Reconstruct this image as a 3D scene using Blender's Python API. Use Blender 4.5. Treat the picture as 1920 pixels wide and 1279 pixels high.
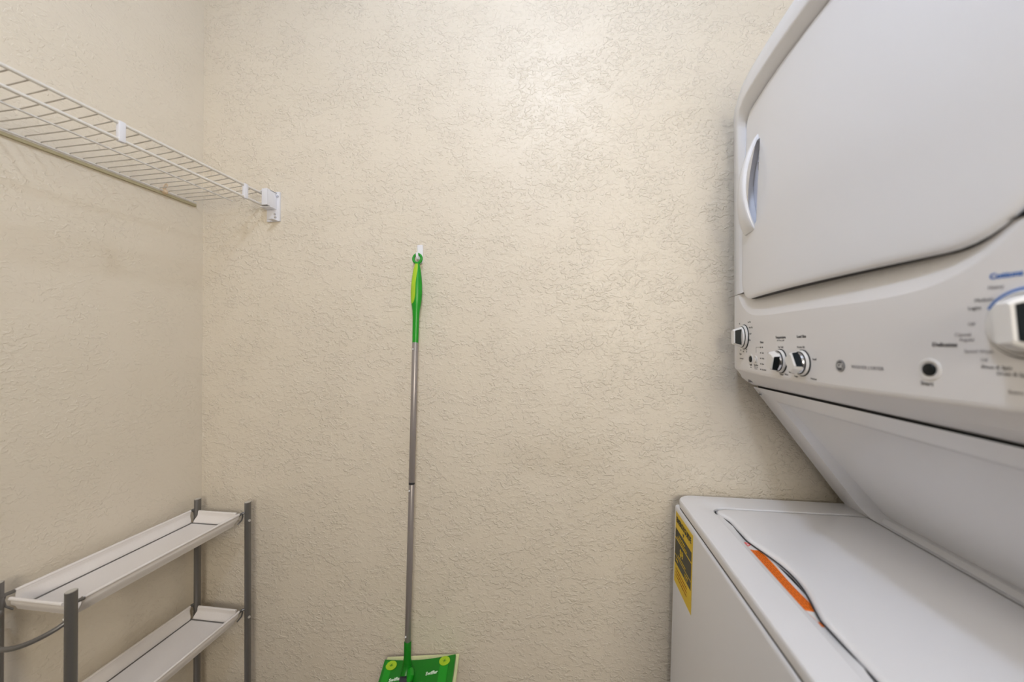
import bpy, bmesh, math, random
from mathutils import Vector, Matrix
random.seed(7)
for o in list(bpy.data.objects): bpy.data.objects.remove(o)
S = bpy.context.scene; C = S.collection
# ---------------------------------------------------------------- camera, world, exposure
H = 1.32
cam_d = bpy.data.cameras.new('camera'); cam = bpy.data.objects.new('camera', cam_d); C.objects.link(cam)
cam_d.sensor_width = 36; cam_d.lens = 710 / 1920 * 36; cam_d.clip_start = .02
cam_d.dof.use_dof = True; cam_d.dof.focus_distance = 1.08; cam_d.dof.aperture_fstop = 2.0
cam.location = (0, 0, H); cam.rotation_euler = (math.radians(90.3), 0, math.radians(7.75))
S.camera = cam
w = bpy.data.worlds.new('world'); S.world = w; w.use_nodes = True
w.node_tree.nodes['Background'].inputs[0].default_value = (1.0, .93, .84, 1)
w.node_tree.nodes['Background'].inputs[1].default_value = .06
LAMP_POS = (-.08, .12, 2.60); LAMP_STRENGTH = 142.0; LAMP_COLOR = (.87, 1.0, 1.27)
# added fill light, no known source, shining in through the doorway behind the camera
hl = bpy.data.lights.new('fill_light', 'AREA'); hl.shape = 'RECTANGLE'; hl.size = .7; hl.size_y = .7; hl.energy = 30; hl.color = (1.0, .91, .78)
ho = bpy.data.objects.new('fill_light', hl); C.objects.link(ho); ho.location = (.45, -1.5, 1.75); ho.rotation_euler = (math.radians(90), 0, math.radians(12))
S.view_settings.view_transform = 'Standard'; S.view_settings.look = 'None'
S.view_settings.exposure = -0.05; S.view_settings.gamma = 1; S.view_settings.use_curve_mapping = False

# ---------------------------------------------------------------- materials
def mat(name, col, rough=.5, metal=0, coat=0, emit=0, spec=.5):
    m = bpy.data.materials.new(name); m.use_nodes = True
    b = m.node_tree.nodes['Principled BSDF']
    b.inputs['Base Color'].default_value = (*col, 1); b.inputs['Roughness'].default_value = rough
    b.inputs['Metallic'].default_value = metal; b.inputs['Coat Weight'].default_value = coat
    b.inputs['Specular IOR Level'].default_value = spec; b.inputs['Coat Roughness'].default_value = .10
    if emit:
        b.inputs['Emission Color'].default_value = (*LAMP_COLOR, 1); b.inputs['Emission Strength'].default_value = emit
    return m
def noise_rough(m, scale=60, amp=.08, bump=0):
    nt = m.node_tree; b = nt.nodes['Principled BSDF']; r = b.inputs['Roughness'].default_value
    tc = nt.nodes.new('ShaderNodeTexCoord'); n = nt.nodes.new('ShaderNodeTexNoise'); n.inputs['Scale'].default_value = scale
    mr = nt.nodes.new('ShaderNodeMapRange'); mr.inputs[3].default_value = r - amp; mr.inputs[4].default_value = r + amp
    nt.links.new(tc.outputs['Object'], n.inputs['Vector']); nt.links.new(n.outputs[0], mr.inputs[0]); nt.links.new(mr.outputs[0], b.inputs['Roughness'])
    if bump:
        bp = nt.nodes.new('ShaderNodeBump'); bp.inputs['Strength'].default_value = bump; bp.inputs['Distance'].default_value = .001
        nt.links.new(n.outputs[0], bp.inputs['Height']); nt.links.new(bp.outputs[0], b.inputs['Normal'])
    return m
def wall_mat(name, col, stain=False, strength=1.0):
    """painted knockdown plaster: raised flattened patches with crisp edges over a fine orange peel"""
    m = mat(name, col, .44, spec=.50); nt = m.node_tree; b = nt.nodes['Principled BSDF']; N = nt.nodes.new; L = nt.links.new
    tc = N('ShaderNodeTexCoord'); mp = N('ShaderNodeMapping'); mp.inputs['Scale'].default_value = (.78, .78, 1.12)
    L(tc.outputs['Object'], mp.inputs['Vector'])
    n1 = N('ShaderNodeTexNoise'); n1.inputs['Scale'].default_value = 88; n1.inputs['Detail'].default_value = 2.5; n1.inputs['Distortion'].default_value = .5
    r1 = N('ShaderNodeMapRange'); r1.interpolation_type = 'SMOOTHSTEP'; r1.inputs[1].default_value = .50; r1.inputs[2].default_value = .60
    n2 = N('ShaderNodeTexNoise'); n2.inputs['Scale'].default_value = 210; n2.inputs['Detail'].default_value = 2; n2.inputs['Distortion'].default_value = .6
    r2 = N('ShaderNodeMapRange'); r2.interpolation_type = 'SMOOTHSTEP'; r2.inputs[1].default_value = .50; r2.inputs[2].default_value = .66; r2.inputs[4].default_value = .35
    n3 = N('ShaderNodeTexNoise'); n3.inputs['Scale'].default_value = 7; n3.inputs['Detail'].default_value = 1
    for n in (n1, n2, n3): L(mp.outputs[0], n.inputs['Vector'])
    L(n1.outputs[0], r1.inputs[0]); L(n2.outputs[0], r2.inputs[0])
    ad = N('ShaderNodeMath'); ad.operation = 'ADD'; L(r1.outputs[0], ad.inputs[0]); L(r2.outputs[0], ad.inputs[1])
    bp = N('ShaderNodeBump'); bp.inputs['Strength'].default_value = 1.0 * strength; bp.inputs['Distance'].default_value = .0012
    n4 = N('ShaderNodeTexNoise'); n4.inputs['Scale'].default_value = 16; n4.inputs['Detail'].default_value = 2; L(mp.outputs[0], n4.inputs['Vector'])
    r4 = N('ShaderNodeMapRange'); r4.interpolation_type = 'SMOOTHSTEP'; r4.inputs[1].default_value = .36; r4.inputs[2].default_value = .58; r4.inputs[3].default_value = .40; L(n4.outputs[0], r4.inputs[0])
    mu = N('ShaderNodeMath'); mu.operation = 'MULTIPLY'; L(ad.outputs[0], mu.inputs[0]); L(r4.outputs[0], mu.inputs[1])
    L(mu.outputs[0], bp.inputs['Height']); L(bp.outputs[0], b.inputs['Normal'])
    mx = N('ShaderNodeMix'); mx.data_type = 'RGBA'
    mx.inputs[6].default_value = (*col, 1); mx.inputs[7].default_value = (col[0] * .965, col[1] * .96, col[2] * .94, 1)
    L(n3.outputs[0], mx.inputs[0]); out = mx.outputs[2]
    if stain:   # a faint brownish rub mark at about elbow height
        def blob(c, rx, rz, amt, prev):
            sp = N('ShaderNodeSeparateXYZ'); L(tc.outputs['Object'], sp.inputs[0])
            def q(sock, c0, r0):
                a = N('ShaderNodeMath'); a.operation = 'SUBTRACT'; L(sock, a.inputs[0]); a.inputs[1].default_value = c0
                d = N('ShaderNodeMath'); d.operation = 'DIVIDE'; L(a.outputs[0], d.inputs[0]); d.inputs[1].default_value = r0
                p = N('ShaderNodeMath'); p.operation = 'POWER'; L(d.outputs[0], p.inputs[0]); p.inputs[1].default_value = 2; return p.outputs[0]
            s = N('ShaderNodeMath'); s.operation = 'ADD'; L(q(sp.outputs[0], c[0], rx), s.inputs[0]); L(q(sp.outputs[2], c[1], rz), s.inputs[1])
            nn = N('ShaderNodeTexNoise'); nn.inputs['Scale'].default_value = 25; L(tc.outputs['Object'], nn.inputs['Vector'])
            s2 = N('ShaderNodeMath'); s2.operation = 'ADD'; L(s.outputs[0], s2.inputs[0]); L(nn.outputs[0], s2.inputs[1])
            k = N('ShaderNodeMapRange'); k.interpolation_type = 'SMOOTHSTEP'; k.inputs[1].default_value = .4; k.inputs[2].default_value = 1.5; k.inputs[3].default_value = amt; k.inputs[4].default_value = 0
            L(s2.outputs[0], k.inputs[0]); m2 = N('ShaderNodeMix'); m2.data_type = 'RGBA'; L(k.outputs[0], m2.inputs[0]); L(prev, m2.inputs[6])
            m2.inputs[7].default_value = (col[0] * .62, col[1] * .56, col[2] * .45, 1); return m2.outputs[2]
        out = blob((-.035, .985), .20, .07, .15, out)
    L(out, b.inputs['Base Color'])
    return m
WALLC = (.785, .712, .595)
M = {}
M['wall_far'] = wall_mat('plaster_far', WALLC, True, 1.0)
M['wall'] = wall_mat('plaster_side', WALLC, False, .55)
M['ceiling'] = wall_mat('ceiling_paint', (.80, .78, .74))
M['trim'] = mat('trim_paint', (.82, .81, .78), .35)
M['floor'] = noise_rough(mat('floor_tile', (.20, .165, .135), .4), 20)
M['grout'] = mat('grout', (.12, .11, .10), .9)
M['enamel'] = noise_rough(mat('white_enamel', (.85, .86, .90), .34, coat=.45), 700, .02)
M['enamel_shade'] = mat('enamel_shaded_blue', (.62, .66, .80), .35)  # white enamel with the pocket's bluish shade put into the colour
M['plastic_w'] = noise_rough(mat('white_plastic', (.86, .85, .86), .36), 700, .02)
M['knob_w'] = mat('knob_white', (.84, .83, .82), .28)
M['black'] = mat('black_gloss', (.004, .008, .010), .35, spec=.25)
M['dark'] = mat('gap_dark', (.02, .022, .026), .6)
M['chrome'] = mat('chrome', (.62, .62, .64), .2, 1)
M['ink'] = mat('ink_grey', (.09, .09, .10), .6)
M['ink2'] = mat('ink_light', (.30, .29, .31), .6)
M['blue'] = mat('ink_blue', (.02, .16, .55), .5)
M['steel_dk'] = noise_rough(mat('grey_metal', (.21, .205, .20), .36, .7), 90, .06)
M['steel_end'] = mat('cut_tube_end', (.62, .60, .55), .4, .3)
M['fabric'] = noise_rough(mat('tray_white', (.84, .80, .77), .6), 300, .05, .25)
M['seam'] = mat('tray_seam', (.06, .055, .055), .7)
M['wire'] = mat('wire_vinyl', (.78, .75, .70), .35)
M['wire_shaded'] = mat('wire_vinyl_shaded', (.55, .50, .43), .4)  # same vinyl, darker: shade of the wire undersides put into the colour
M['rail'] = mat('olive_strip', (.50, .44, .27), .5)  # olive tone of the strip under the back wire
M['clip'] = mat('clip_plastic', (.80, .80, .84), .35)
M['clip_be'] = mat('clip_beige', (.72, .55, .36), .45)
M['green'] = mat('mop_green', (.006, .31, .010), .34)
M['green_head'] = mat('mop_head_green', (.003, .20, .006), .36)
M['lime'] = mat('mop_lime', (.40, .62, .02), .38)
M['alu'] = noise_rough(mat('mop_tube_grey', (.36, .33, .32), .36, .55), 120, .05)
M['pad'] = noise_rough(mat('mop_pad', (.74, .76, .42), .9), 400, .05, .4)
M['print'] = mat('white_print', (.72, .86, .70), .5)
M['hook'] = mat('hook_plastic', (.86, .86, .90), .25)
M['yellow'] = mat('label_yellow', (.86, .60, .01), .45)
M['label_blk'] = mat('label_black', (.045, .045, .03), .5)
M['orange'] = mat('label_orange', (.95, .20, .006), .45)
M['orange_dk'] = mat('label_orange_dark', (.35, .05, .003), .5)
M['red'] = mat('label_red', (.75, .02, .015), .45)
M['label_w'] = mat('label_white', (.85, .85, .86), .4)
M['globe'] = mat('lamp_globe', (.9, .9, .9), .4, emit=LAMP_STRENGTH)

# ---------------------------------------------------------------- helpers
def empty(name, loc, label, cat, group=None):
    o = bpy.data.objects.new(name, None); C.objects.link(o); o.location = loc; o.empty_display_size = .05
    o['label'] = label; o['category'] = cat
    if group: o['group'] = group
    return o
def wloc(o):
    v = Vector((0, 0, 0))
    while o: v += o.location; o = o.parent
    return v
def link(name, me, m, parent=None, smooth=True, label=None, kind=None, origin=None):
    """me holds world coordinates; its origin is moved to the parent's (or to the given) origin"""
    base = wloc(parent) if parent else Vector((0, 0, 0))
    org = Vector(origin) if origin is not None else base
    me.transform(Matrix.Translation(-org))
    o = bpy.data.objects.new(name, me); C.objects.link(o); o.parent = parent; o.location = org - base
    if not me.materials: me.materials.append(m)
    if smooth:
        me.polygons.foreach_set('use_smooth', [True] * len(me.polygons))
        me.set_sharp_from_angle(angle=math.radians(smooth if smooth is not True else 38))
    if label: o['label'] = label
    if kind: o['kind'] = kind
    return o
def mesh(name, v, f):
    me = bpy.data.meshes.new(name); me.from_pydata([tuple(p) for p in v], [], f); me.validate()
    b = bmesh.new(); b.from_mesh(me); bmesh.ops.recalc_face_normals(b, faces=b.faces); b.to_mesh(me); b.free()
    return me
class MB:
    def __init__(s): s.v = []; s.f = []
    def add(s, v, f):
        n = len(s.v); s.v += [Vector(p) for p in v]; s.f += [[i + n for i in q] for q in f]; return s
    def box(s, a, b, bev=0, seg=2):
        bm = bmesh.new(); bmesh.ops.create_cube(bm, size=1)
        for v in bm.verts: v.co = Vector([(a[i] + b[i]) / 2 + v.co[i] * (b[i] - a[i]) for i in range(3)])
        if bev: bmesh.ops.bevel(bm, geom=bm.edges[:], offset=bev, segments=seg, profile=.5, affect='EDGES')
        bm.verts.index_update(); s.add([v.co.copy() for v in bm.verts], [[v.index for v in f.verts] for f in bm.faces]); bm.free(); return s
    def tube(s, pts, r, n=12, cap=True, ell=None):
        """sweep of a round section along points; r may be a list; ell=(axis, factor) flattens it"""
        pts = [Vector(p) for p in pts]; R = r if isinstance(r, (list, tuple)) else [r] * len(pts)
        t0 = (pts[1] - pts[0]).normalized(); u = t0.orthogonal().normalized(); base = len(s.v); V = []
        for i, p in enumerate(pts):
            t = (pts[min(i + 1, len(pts) - 1)] - pts[max(i - 1, 0)]).normalized()
            u = (u - t * u.dot(t)).normalized(); w_ = t.cross(u)
            for k in range(n):
                a = 2 * math.pi * k / n; d = (u * math.cos(a) + w_ * math.sin(a)) * R[i]
                if ell: ax = Vector(ell[0]); d = d - ax * d.dot(ax) * (1 - ell[1])
                V.append(p + d)
        F = [[i * n + k, i * n + (k + 1) % n, (i + 1) * n + (k + 1) % n, (i + 1) * n + k] for i in range(len(pts) - 1) for k in range(n)]
        if cap: F += [list(range(n)), [(len(pts) - 1) * n + k for k in range(n)]]
        return s.add(V, F)
    def prism(s, poly, d):
        """poly: planar loop of points, extruded by vector d"""
        n = len(poly); d = Vector(d); V = [Vector(p) for p in poly]; V += [p + d for p in V]
        return s.add(V, [list(range(n)), list(range(n, 2 * n))] + [[k, (k + 1) % n, (k + 1) % n + n, k + n] for k in range(n)])
    def loops(s, L, cap0=False, cap1=False):
        n = len(L[0]); V = [p for l in L for p in l]
        F = [[i * n + k, i * n + (k + 1) % n, (i + 1) * n + (k + 1) % n, (i + 1) * n + k] for i in range(len(L) - 1) for k in range(n)]
        if cap0: F.append(list(range(n)))
        if cap1: F.append([(len(L) - 1) * n + k for k in range(n)])
        return s.add(V, F)
    def build(s, name, m, parent=None, smooth=True, label=None, kind=None, origin=None):
        return link(name, mesh(name, s.v, s.f), m, parent, smooth, label, kind, origin)
def sm(x): x = max(0, min(1, x)); return x * x * (3 - 2 * x)
def arc(c, r, a0, a1, n): return [(c[0] + r * math.cos(math.radians(a0 + (a1 - a0) * i / n)), c[1] + r * math.sin(math.radians(a0 + (a1 - a0) * i / n))) for i in range(n + 1)]
def rrect(y0, y1, z0, z1, r, n=8, sub=12):
    """rounded rectangle as a closed list of (y, z); r = radii (bottom-y1, top-y1, top-y0, bottom-y0)"""
    P = []
    cs = [((y1 - r[0], z0 + r[0]), r[0], -90), ((y1 - r[1], z1 - r[1]), r[1], 0), ((y0 + r[2], z1 - r[2]), r[2], 90), ((y0 + r[3], z0 + r[3]), r[3], 180)]
    A = [arc(c, rr, a, a + 90, n) for c, rr, a in cs]
    for i in range(4):
        P += A[i]; a = A[i][-1]; b = A[(i + 1) % 4][0]
        P += [(a[0] + (b[0] - a[0]) * k / sub, a[1] + (b[1] - a[1]) * k / sub) for k in range(1, sub)]
    return P
def text(name, s, size, m, org, xd, yd, parent, wide=1, label=None, ext=.00025, align='CENTER', bold=0):
    cu = bpy.data.curves.new(name, 'FONT'); cu.body = s; cu.size = size; cu.align_x = align; cu.align_y = 'CENTER'; cu.extrude = ext; cu.offset = bold; cu.resolution_u = 3
    o = bpy.data.objects.new(name, cu); C.objects.link(o); dg = bpy.context.evaluated_depsgraph_get()
    me = bpy.data.meshes.new_from_object(o.evaluated_get(dg)); bpy.data.objects.remove(o)
    xd = Vector(xd).normalized(); yd = Vector(yd).normalized(); zd = xd.cross(yd)
    mt = Matrix(((xd.x, yd.x, zd.x, org[0]), (xd.y, yd.y, zd.y, org[1]), (xd.z, yd.z, zd.z, org[2]), (0, 0, 0, 1)))
    me.transform(mt @ Matrix.Diagonal((wide, 1, 1, 1))); me.materials.clear()
    return link(name, me, m, parent, False, label)

# ---------------------------------------------------------------- room
XL, XR, YF, YN, ZC = -1.18, 1.22, 1.10, -.62, 2.72
def struct(name, a, b, m): return MB().box(a, b).build(name, m, smooth=False, kind='structure')
struct('wall_far', (XL - .1, YF, 0), (XR + .1, YF + .1, ZC), M['wall_far'])
struct('wall_left', (XL - .1, YN - .1, 0), (XL, YF, ZC), M['wall'])
struct('wall_right', (XR, YN - .1, 0), (XR + .1, YF, ZC), M['wall'])
struct('ceiling', (XL - .1, YN - .1, ZC), (XR + .1, YF + .1, ZC + .1), M['ceiling'])
nb = MB(); nb.box((XL, YN - .1, 0), (-.45, YN, ZC)); nb.box((.62, YN - .1, 0), (XR, YN, ZC)); nb.box((-.45, YN - .1, 2.05), (.62, YN, ZC))
nb.build('wall_near', M['wall'], smooth=False, kind='structure')
fl = struct('floor', (XL - .1, YN - .1, -.1), (XR + .1, YF + .1, -.006), M['grout'])
tm = None
for i in range(6):
    for j in range(5):
        x0, y0 = XL + i * .40, YN + j * .40 - .1
        if tm is None:
            t = MB().box((x0 + .003, y0 + .003, -.006), (x0 + .397, y0 + .397, 0), .0015, 1).build('tile', M['floor'], fl, False, origin=(x0, y0, 0)); tm = t
        else:
            t = tm.copy(); C.objects.link(t); t.location = (x0, y0, 0)
for nm, a, b in (('baseboard_far', (XL, YF - .014, 0), (XR, YF, .085)), ('baseboard_left', (XL, YN, 0), (XL + .014, YF - .014, .085)), ('baseboard_right', (XR - .014, YN, 0), (XR, YF - .014, .085))):
    MB().box(a, b, .003).build(nm, M['trim'], kind='structure')
tr = MB()
for x0, x1 in ((-.51, -.45), (.62, .68)): tr.box((x0, YN, 0), (x1, YN + .016, 2.11), .003)
tr.box((-.45, YN, 2.05), (.62, YN + .016, 2.11), .003); tr.build('trim_1', M['trim'], kind='structure')

# ---------------------------------------------------------------- ceiling lamp
lp = Vector(LAMP_POS)
lamp = empty('ceiling_lamp', (lp.x, lp.y, ZC), 'white globe ceiling lamp on the laundry room ceiling above the camera', 'lamp')
MB().tube([(lp.x, lp.y, ZC), (lp.x, lp.y, ZC - .018), (lp.x, lp.y, ZC - .024), (lp.x, lp.y, lp.z + .052)], [.062, .060, .030, .026], 32).build('base', M['trim'], lamp)
G = []
for i in range(1, 14):
    a = math.pi * i / 14; G.append([Vector((lp.x + .06 * math.sin(a) * math.cos(t * math.pi / 12), lp.y + .06 * math.sin(a) * math.sin(t * math.pi / 12), lp.z + .06 * math.cos(a))) for t in range(24)])
MB().loops(G, True, True).build('glass_globe', M['globe'], lamp)

# ---------------------------------------------------------------- laundry centre (washer below, dryer above)
Y0, Y1, YC, HW = .386, 1.068, .727, .341
LC = empty('laundry_center', (.70, YC, 0), 'white stacked washer and dryer laundry center with front control panel, standing right of the mop', 'washer dryer')
def U(y): return (y - YC) / HW
def F(y, amp=.025): return .445 - amp * (1 - U(y) ** 2)
# washer body: front face leans out a little towards the floor
def fx(z): return .2965 - (.885 - z) * .030
wb = MB(); prof = [(fx(.02), .02), (fx(.880), .880), (.2972, .8848), (.2992, .8868), (.3025, .8875), (1.12, .8875), (1.12, .02)]
wb.prism([(x, Y0 + .002, z) for x, z in prof], (0, Y1 - Y0 - .004, 0))
wb.build('washer_body', M['enamel'], LC)
MB().box((.3012, Y0 + .006, .8866), (1.10, Y1 - .026, .900)).build('gap_shade', M['dark'], LC)  # near-black filler, painted shade for the gap under the deck lip
MB().box((.33, Y0 + .03, 0), (1.09, Y1 - .03, .021)).build('base', M['dark'], LC)
# deck with an opening for the lid
def plan(x0, x1, y0, y1, r, n=6, sub=10): return rrect(x0, x1, y0, y1, r, n, sub)
TZ = .912
rF, rB = .040, .008
def deck_loop(ins, z): return [Vector((x, y, z)) for x, y in plan(.2990 + ins, 1.10 - ins, Y0 + ins, Y1 + .006 - ins, (rB, rB, max(.004, rF - ins), max(.004, rF - ins)))]
LX0, LX1, LY0, LY1 = .3605, .712, .445, 1.000
def lid_open(ins, z): return [Vector((x, y, z)) for x, y in plan(LX0 + ins, LX1 - ins, LY0 + ins, LY1 - ins, (.02, .02, .026, .026))]
D = [deck_loop(.006, .8922), deck_loop(.0012, .8922), deck_loop(.0003, .8932), deck_loop(0, .896), deck_loop(0, .9065), deck_loop(.0006, .9093), deck_loop(.0022, .9112), deck_loop(.006, TZ)]
D += [lid_open(-.002, TZ), lid_open(0, TZ - .0012), lid_open(.0005, TZ - .020)]
MB().loops(D, True, True).build('washer_deck', M['enamel'], LC, 30)
# sloping finger trough along the front of the opening (the lid's front edge stands over it)
tr_ = MB(); n = 40; V = []
def trz(x, y):  # trough depth below deck; deepest mid-way along the scooped grip
    return 0
ty0, ty1 = .50, .965
for i in range(n + 1):
    y = ty0 + (ty1 - ty0) * i / n; k = sm(min((y - ty0) / .12, (ty1 - y) / .16)); 
    xs = [.3590, .3622, .3622 + .0065 * k + .003, .3622 + .026 * k + .0085, .3622 + .030 * k + .0145]
    zs = [TZ - .0012, TZ - .0016, TZ - .0022 - .0055 * k, TZ - .0026 - .0065 * k, TZ - .0195]
    V += [(xs[j], y, zs[j]) for j in range(5)]
Fq = [[i * 5 + j, i * 5 + j + 1, i * 5 + j + 6, i * 5 + j + 5] for i in range(n) for j in range(4)]
tr_.add(V, Fq).build('finger_trough', M['enamel'], LC)
# lid
def lid_edge(y):   # x of the lid's front edge: straight with a scooped hand grip
    t = (y - .735) / .115
    return .3775 + .0015 + (.0235 * math.cos(t * math.pi / 2) ** 1.2 if abs(t) < 1 else 0) - .013 * sm((y - .93) / .05)
def lid_loop(ins, z):
    P = []
    ys = [LY0 + .004 + ins + (LY1 - LY0 - .008 - 2 * ins) * i / 70 for i in range(71)]
    rad = .020
    for y in ys:
        e = lid_edge(y) + ins; d = min(y - ys[0], ys[-1] - y)
        if d < rad: e += rad - math.sqrt(max(0, rad ** 2 - (rad - d) ** 2))
        P.append(Vector((e, y, z)))
    xb = LX1 - .003 - ins; x1 = P[-1].x; x0 = P[0].x
    P += [Vector((x1 + (xb - x1) * i / 10, ys[-1], z)) for i in range(1, 11)]
    P += [Vector((xb, ys[-1] + (ys[0] - ys[-1]) * i / 10, z)) for i in range(1, 11)]
    P += [Vector((xb + (x0 - xb) * i / 10, ys[0], z)) for i in range(1, 10)]
    return P
LD = [lid_loop(.0035, TZ - .014), lid_loop(.0015, TZ - .0125), lid_loop(.0, TZ - .0095), lid_loop(.0008, TZ - .0050), lid_loop(.0028, TZ - .0012), lid_loop(.0058, TZ + .0008), lid_loop(.012, TZ + .0016)]
MB().loops(LD, True, True).build('washer_lid', M['enamel'], LC, 50)
# near-black box: shade of the gap below the lid put into colour
MB().box((.392, LY0 + .006, TZ - .0200), (LX1 - .006, LY1 - .006, TZ - .0150)).build('lid_gap_shade', M['dark'], LC)
sl_ = MB(); pts = lid_loop(-.0012, TZ - .0052)[:71]; pts = [p for p in pts if p.y > .455 and p.y < .994]
sl_.tube(pts, .0013, 8); sl_.build('lid_edge_shade', M['dark'], LC)  # near-black tube added as the shaded line along the lid edge
# warning label lying in the trough
wl = MB(); n = 30; V = []
def lab_z(x, y):
    k = sm(min((y - ty0) / .12, (ty1 - y) / .16)); P = ((.3622, TZ - .0016), (.3622 + .0065 * k + .003, TZ - .0022 - .0055 * k), (.3622 + .026 * k + .0085, TZ - .0026 - .0065 * k))
    if x <= P[1][0]: a, b = P[0], P[1]
    else: a, b = P[1], P[2]
    t = max(0, min(1, (x - a[0]) / (b[0] - a[0]))); return a[1] + (b[1] - a[1]) * t
def lab(name, ya, yb, xa, xb, m, lift=.0004, label=None, p=LC):
    V = []; nn = 16
    for i in range(nn + 1):
        y = ya + (yb - ya) * i / nn
        a = xa(y) if callable(xa) else xa; b = xb(y) if callable(xb) else xb
        for j in range(5): x = a + (b - a) * j / 4; V.append((x, y, lab_z(x, y) + lift))
    return MB().add(V, [[i * 5 + j, i * 5 + j + 1, i * 5 + j + 6, i * 5 + j + 5] for i in range(nn) for j in range(4)]).build(name, m, p, label=label)
xo = lambda y: .3705 + .004 * sm((.650 - y) / .025)
xi = lambda y: .3905 + .0012 * math.sin(y * 42) - .005 * sm((y - .80) / .05) - .006 * sm((.655 - y) / .03)
wlab = lab('warning_label', .612, .848, xo, xi, M['orange'], .0004, 'orange and white warning sticker')
lab('label_patch', .820, .848, xo, xi, M['label_w'], .0007, 'white end of the sticker', wlab)
lab('label_patch', .622, .645, xo, xi, M['label_w'], .0007, 'white end of the sticker', wlab)
tri = MB()
for a, b in (((.3722, .846), (.3722, .832)), ((.3722, .832), (.3800, .839)), ((.3800, .839), (.3722, .846))):
    tri.tube([(a[0], a[1], lab_z(*a) + .0010), (b[0], b[1], lab_z(*b) + .0010)], .0008, 6)
tri.build('warning_triangle', M['red'], wlab)
ln = MB()
for k in range(4):
    x = .3742 + k * .0042
    y = .650
    while y < .815:
        l = random.uniform(.004, .012); ye = min(y + l, .815)
        ln.add([(x - .0006, y, lab_z(x - .0006, y) + .0009), (x + .0006, y, lab_z(x + .0006, y) + .0009), (x + .0006, ye, lab_z(x + .0006, ye) + .0009), (x - .0006, ye, lab_z(x - .0006, ye) + .0009)], [[0, 1, 2, 3]]); y = ye + .002
ln.build('small_print', M['orange_dk'], wlab, False, kind='stuff')
# energy label on the washer front
def el(name, ya, yb, za, zb, m, off=.0006, p=LC, label=None):
    V = [(fx(z) - off, y, z) for y, z in ((ya, za), (yb, za), (yb, zb), (ya, zb))]
    return MB().add(V + [(v[0] + .0004, v[1], v[2]) for v in V], [[0, 1, 2, 3], [4, 5, 6, 7], [0, 1, 5, 4], [1, 2, 6, 5], [2, 3, 7, 6], [3, 0, 4, 7]]).build(name, m, p, False, label)
EA, EB = .924, 1.057
e0 = el('energy_label', EA, EB, .692, .875, M['yellow'], label='yellow and black energy guide sticker')
el('black_panel', EA + .006, EB - .003, 0.7444, 0.8327, M['label_blk'], .0009, e0)
el('yellow_line', EA + .006, EB - .003, 0.807, 0.8097, M['yellow'], .0011, e0)
el('yellow_line', EA + .006, EB - .003, 0.7642, 0.7658, M['yellow'], .0011, e0)
xd = (0, -1, 0); yd = (-.03 * -1 * 0 + 0, 0, 1)
def et(s, size, y, z, m, wide=1, bold=0): return text('lettering', s, size, m, (fx(z) - .0013, y, z), (0, -1, 0), (0, 0, 1), e0, wide, bold=bold)
et('ENERGYGUIDE', .0195, (EA + EB) / 2 + .001, 0.857, M['label_blk'], .88, .0004)
MB().prism([(fx(.843) - .0013, .985, .845), (fx(.843) - .0013, .995, .845), (fx(.836) - .0013, .990, .836)], (-.0003, 0, 0)).build('arrow', M['label_blk'], e0, False)
et('Clothes Washer', .0075, 1.000, 0.8227, M['yellow'])
et('Estimated Yearly Energy Cost', .0062, .998, 0.8151, M['yellow'])
et('$9', .026, 1.000, 0.7885, M['yellow'], 1, .0003)
et('Cost Range of Similar Models', .005, .998, 0.7723, M['yellow'])
et('177', .016, .962, 0.7534, M['yellow'], 1, .0002); et('kWh', .009, 1.035, 0.7552, M['yellow'])
for k in range(3): et('Your cost will depend on your utility rates and use', .0042, .998, .7325 - k * .009, M['orange_dk'])
# rear hinge strip
hs = [(.7085, TZ - .002), (.7100, TZ + .0015), (.7225, TZ + .0085), (.7265, TZ + .0090), (.745, TZ + .0090), (.745, TZ - .004)]
MB().prism([(x, Y0 + .01, z) for x, z in hs], (0, .995 - Y0 - .01, 0)).build('hinge_strip', M['enamel'], LC, 20)
he = [(.7000, TZ - .002), (.7080, TZ + .0035), (.7225, TZ + .0105), (.745, TZ + .0105), (.745, TZ - .004)]
MB().prism([(x, .9975, z) for x, z in he], (0, Y1 - .9975 - .002, 0)).build('hinge_end_cap', M['enamel'], LC, 20)
# sloping skirt between deck and control panel
def sx(z, d=0): return .4965 + .7256 * (1.195 - z) + d
zt, zb_ = 1.2080, .9155
ya, yb = Y0 + .004, 1.0625
def sk(y, z, d=0): return Vector((sx(z) + d * .81, y, z - d * .587))
def sloop(iy, it, ib, d, r=.012):
    return [sk(y, z, d) for y, z in rrect(ya + iy, yb - iy, zb_ + ib, zt - it, (max(.004, r), .004, .004, max(.004, r)), 5, 8)]
def rec(P, a): return [p + Vector((1, 0, 0)) * a * (.010 + .029 * (zt - p.z) / (zt - zb_)) for p in P]
L_ = [sloop(.0, .0, .0, .012), sloop(0, 0, 0, .003), sloop(.002, .001, .001, .0), sloop(.070, .026, -.001, 0, .03), sloop(.074, .029, -.001, .0004, .03), rec(sloop(.083, .036, -.001, 0, .03), .95), rec(sloop(.086, .038, -.001, 0, .03), 1)]
MB().loops(L_, False, True).build('skirt_panel', M['enamel'], LC, 50)
sc = sk(1.046, 1.190, -.0005); nrm = Vector((-.81, 0, .587)); nrm = Vector((-.81, 0, -.587))
MB().tube([sc, sc + nrm * .0025], [.0042, .0036], 16).build('screw', M['chrome'], LC)
MB().box(sc + nrm * .0026 - Vector((.0008, .003, .0008)), sc + nrm * .0026 + Vector((.0008, .003, .0008))).build('screw_slot', M['dark'], LC)
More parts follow.
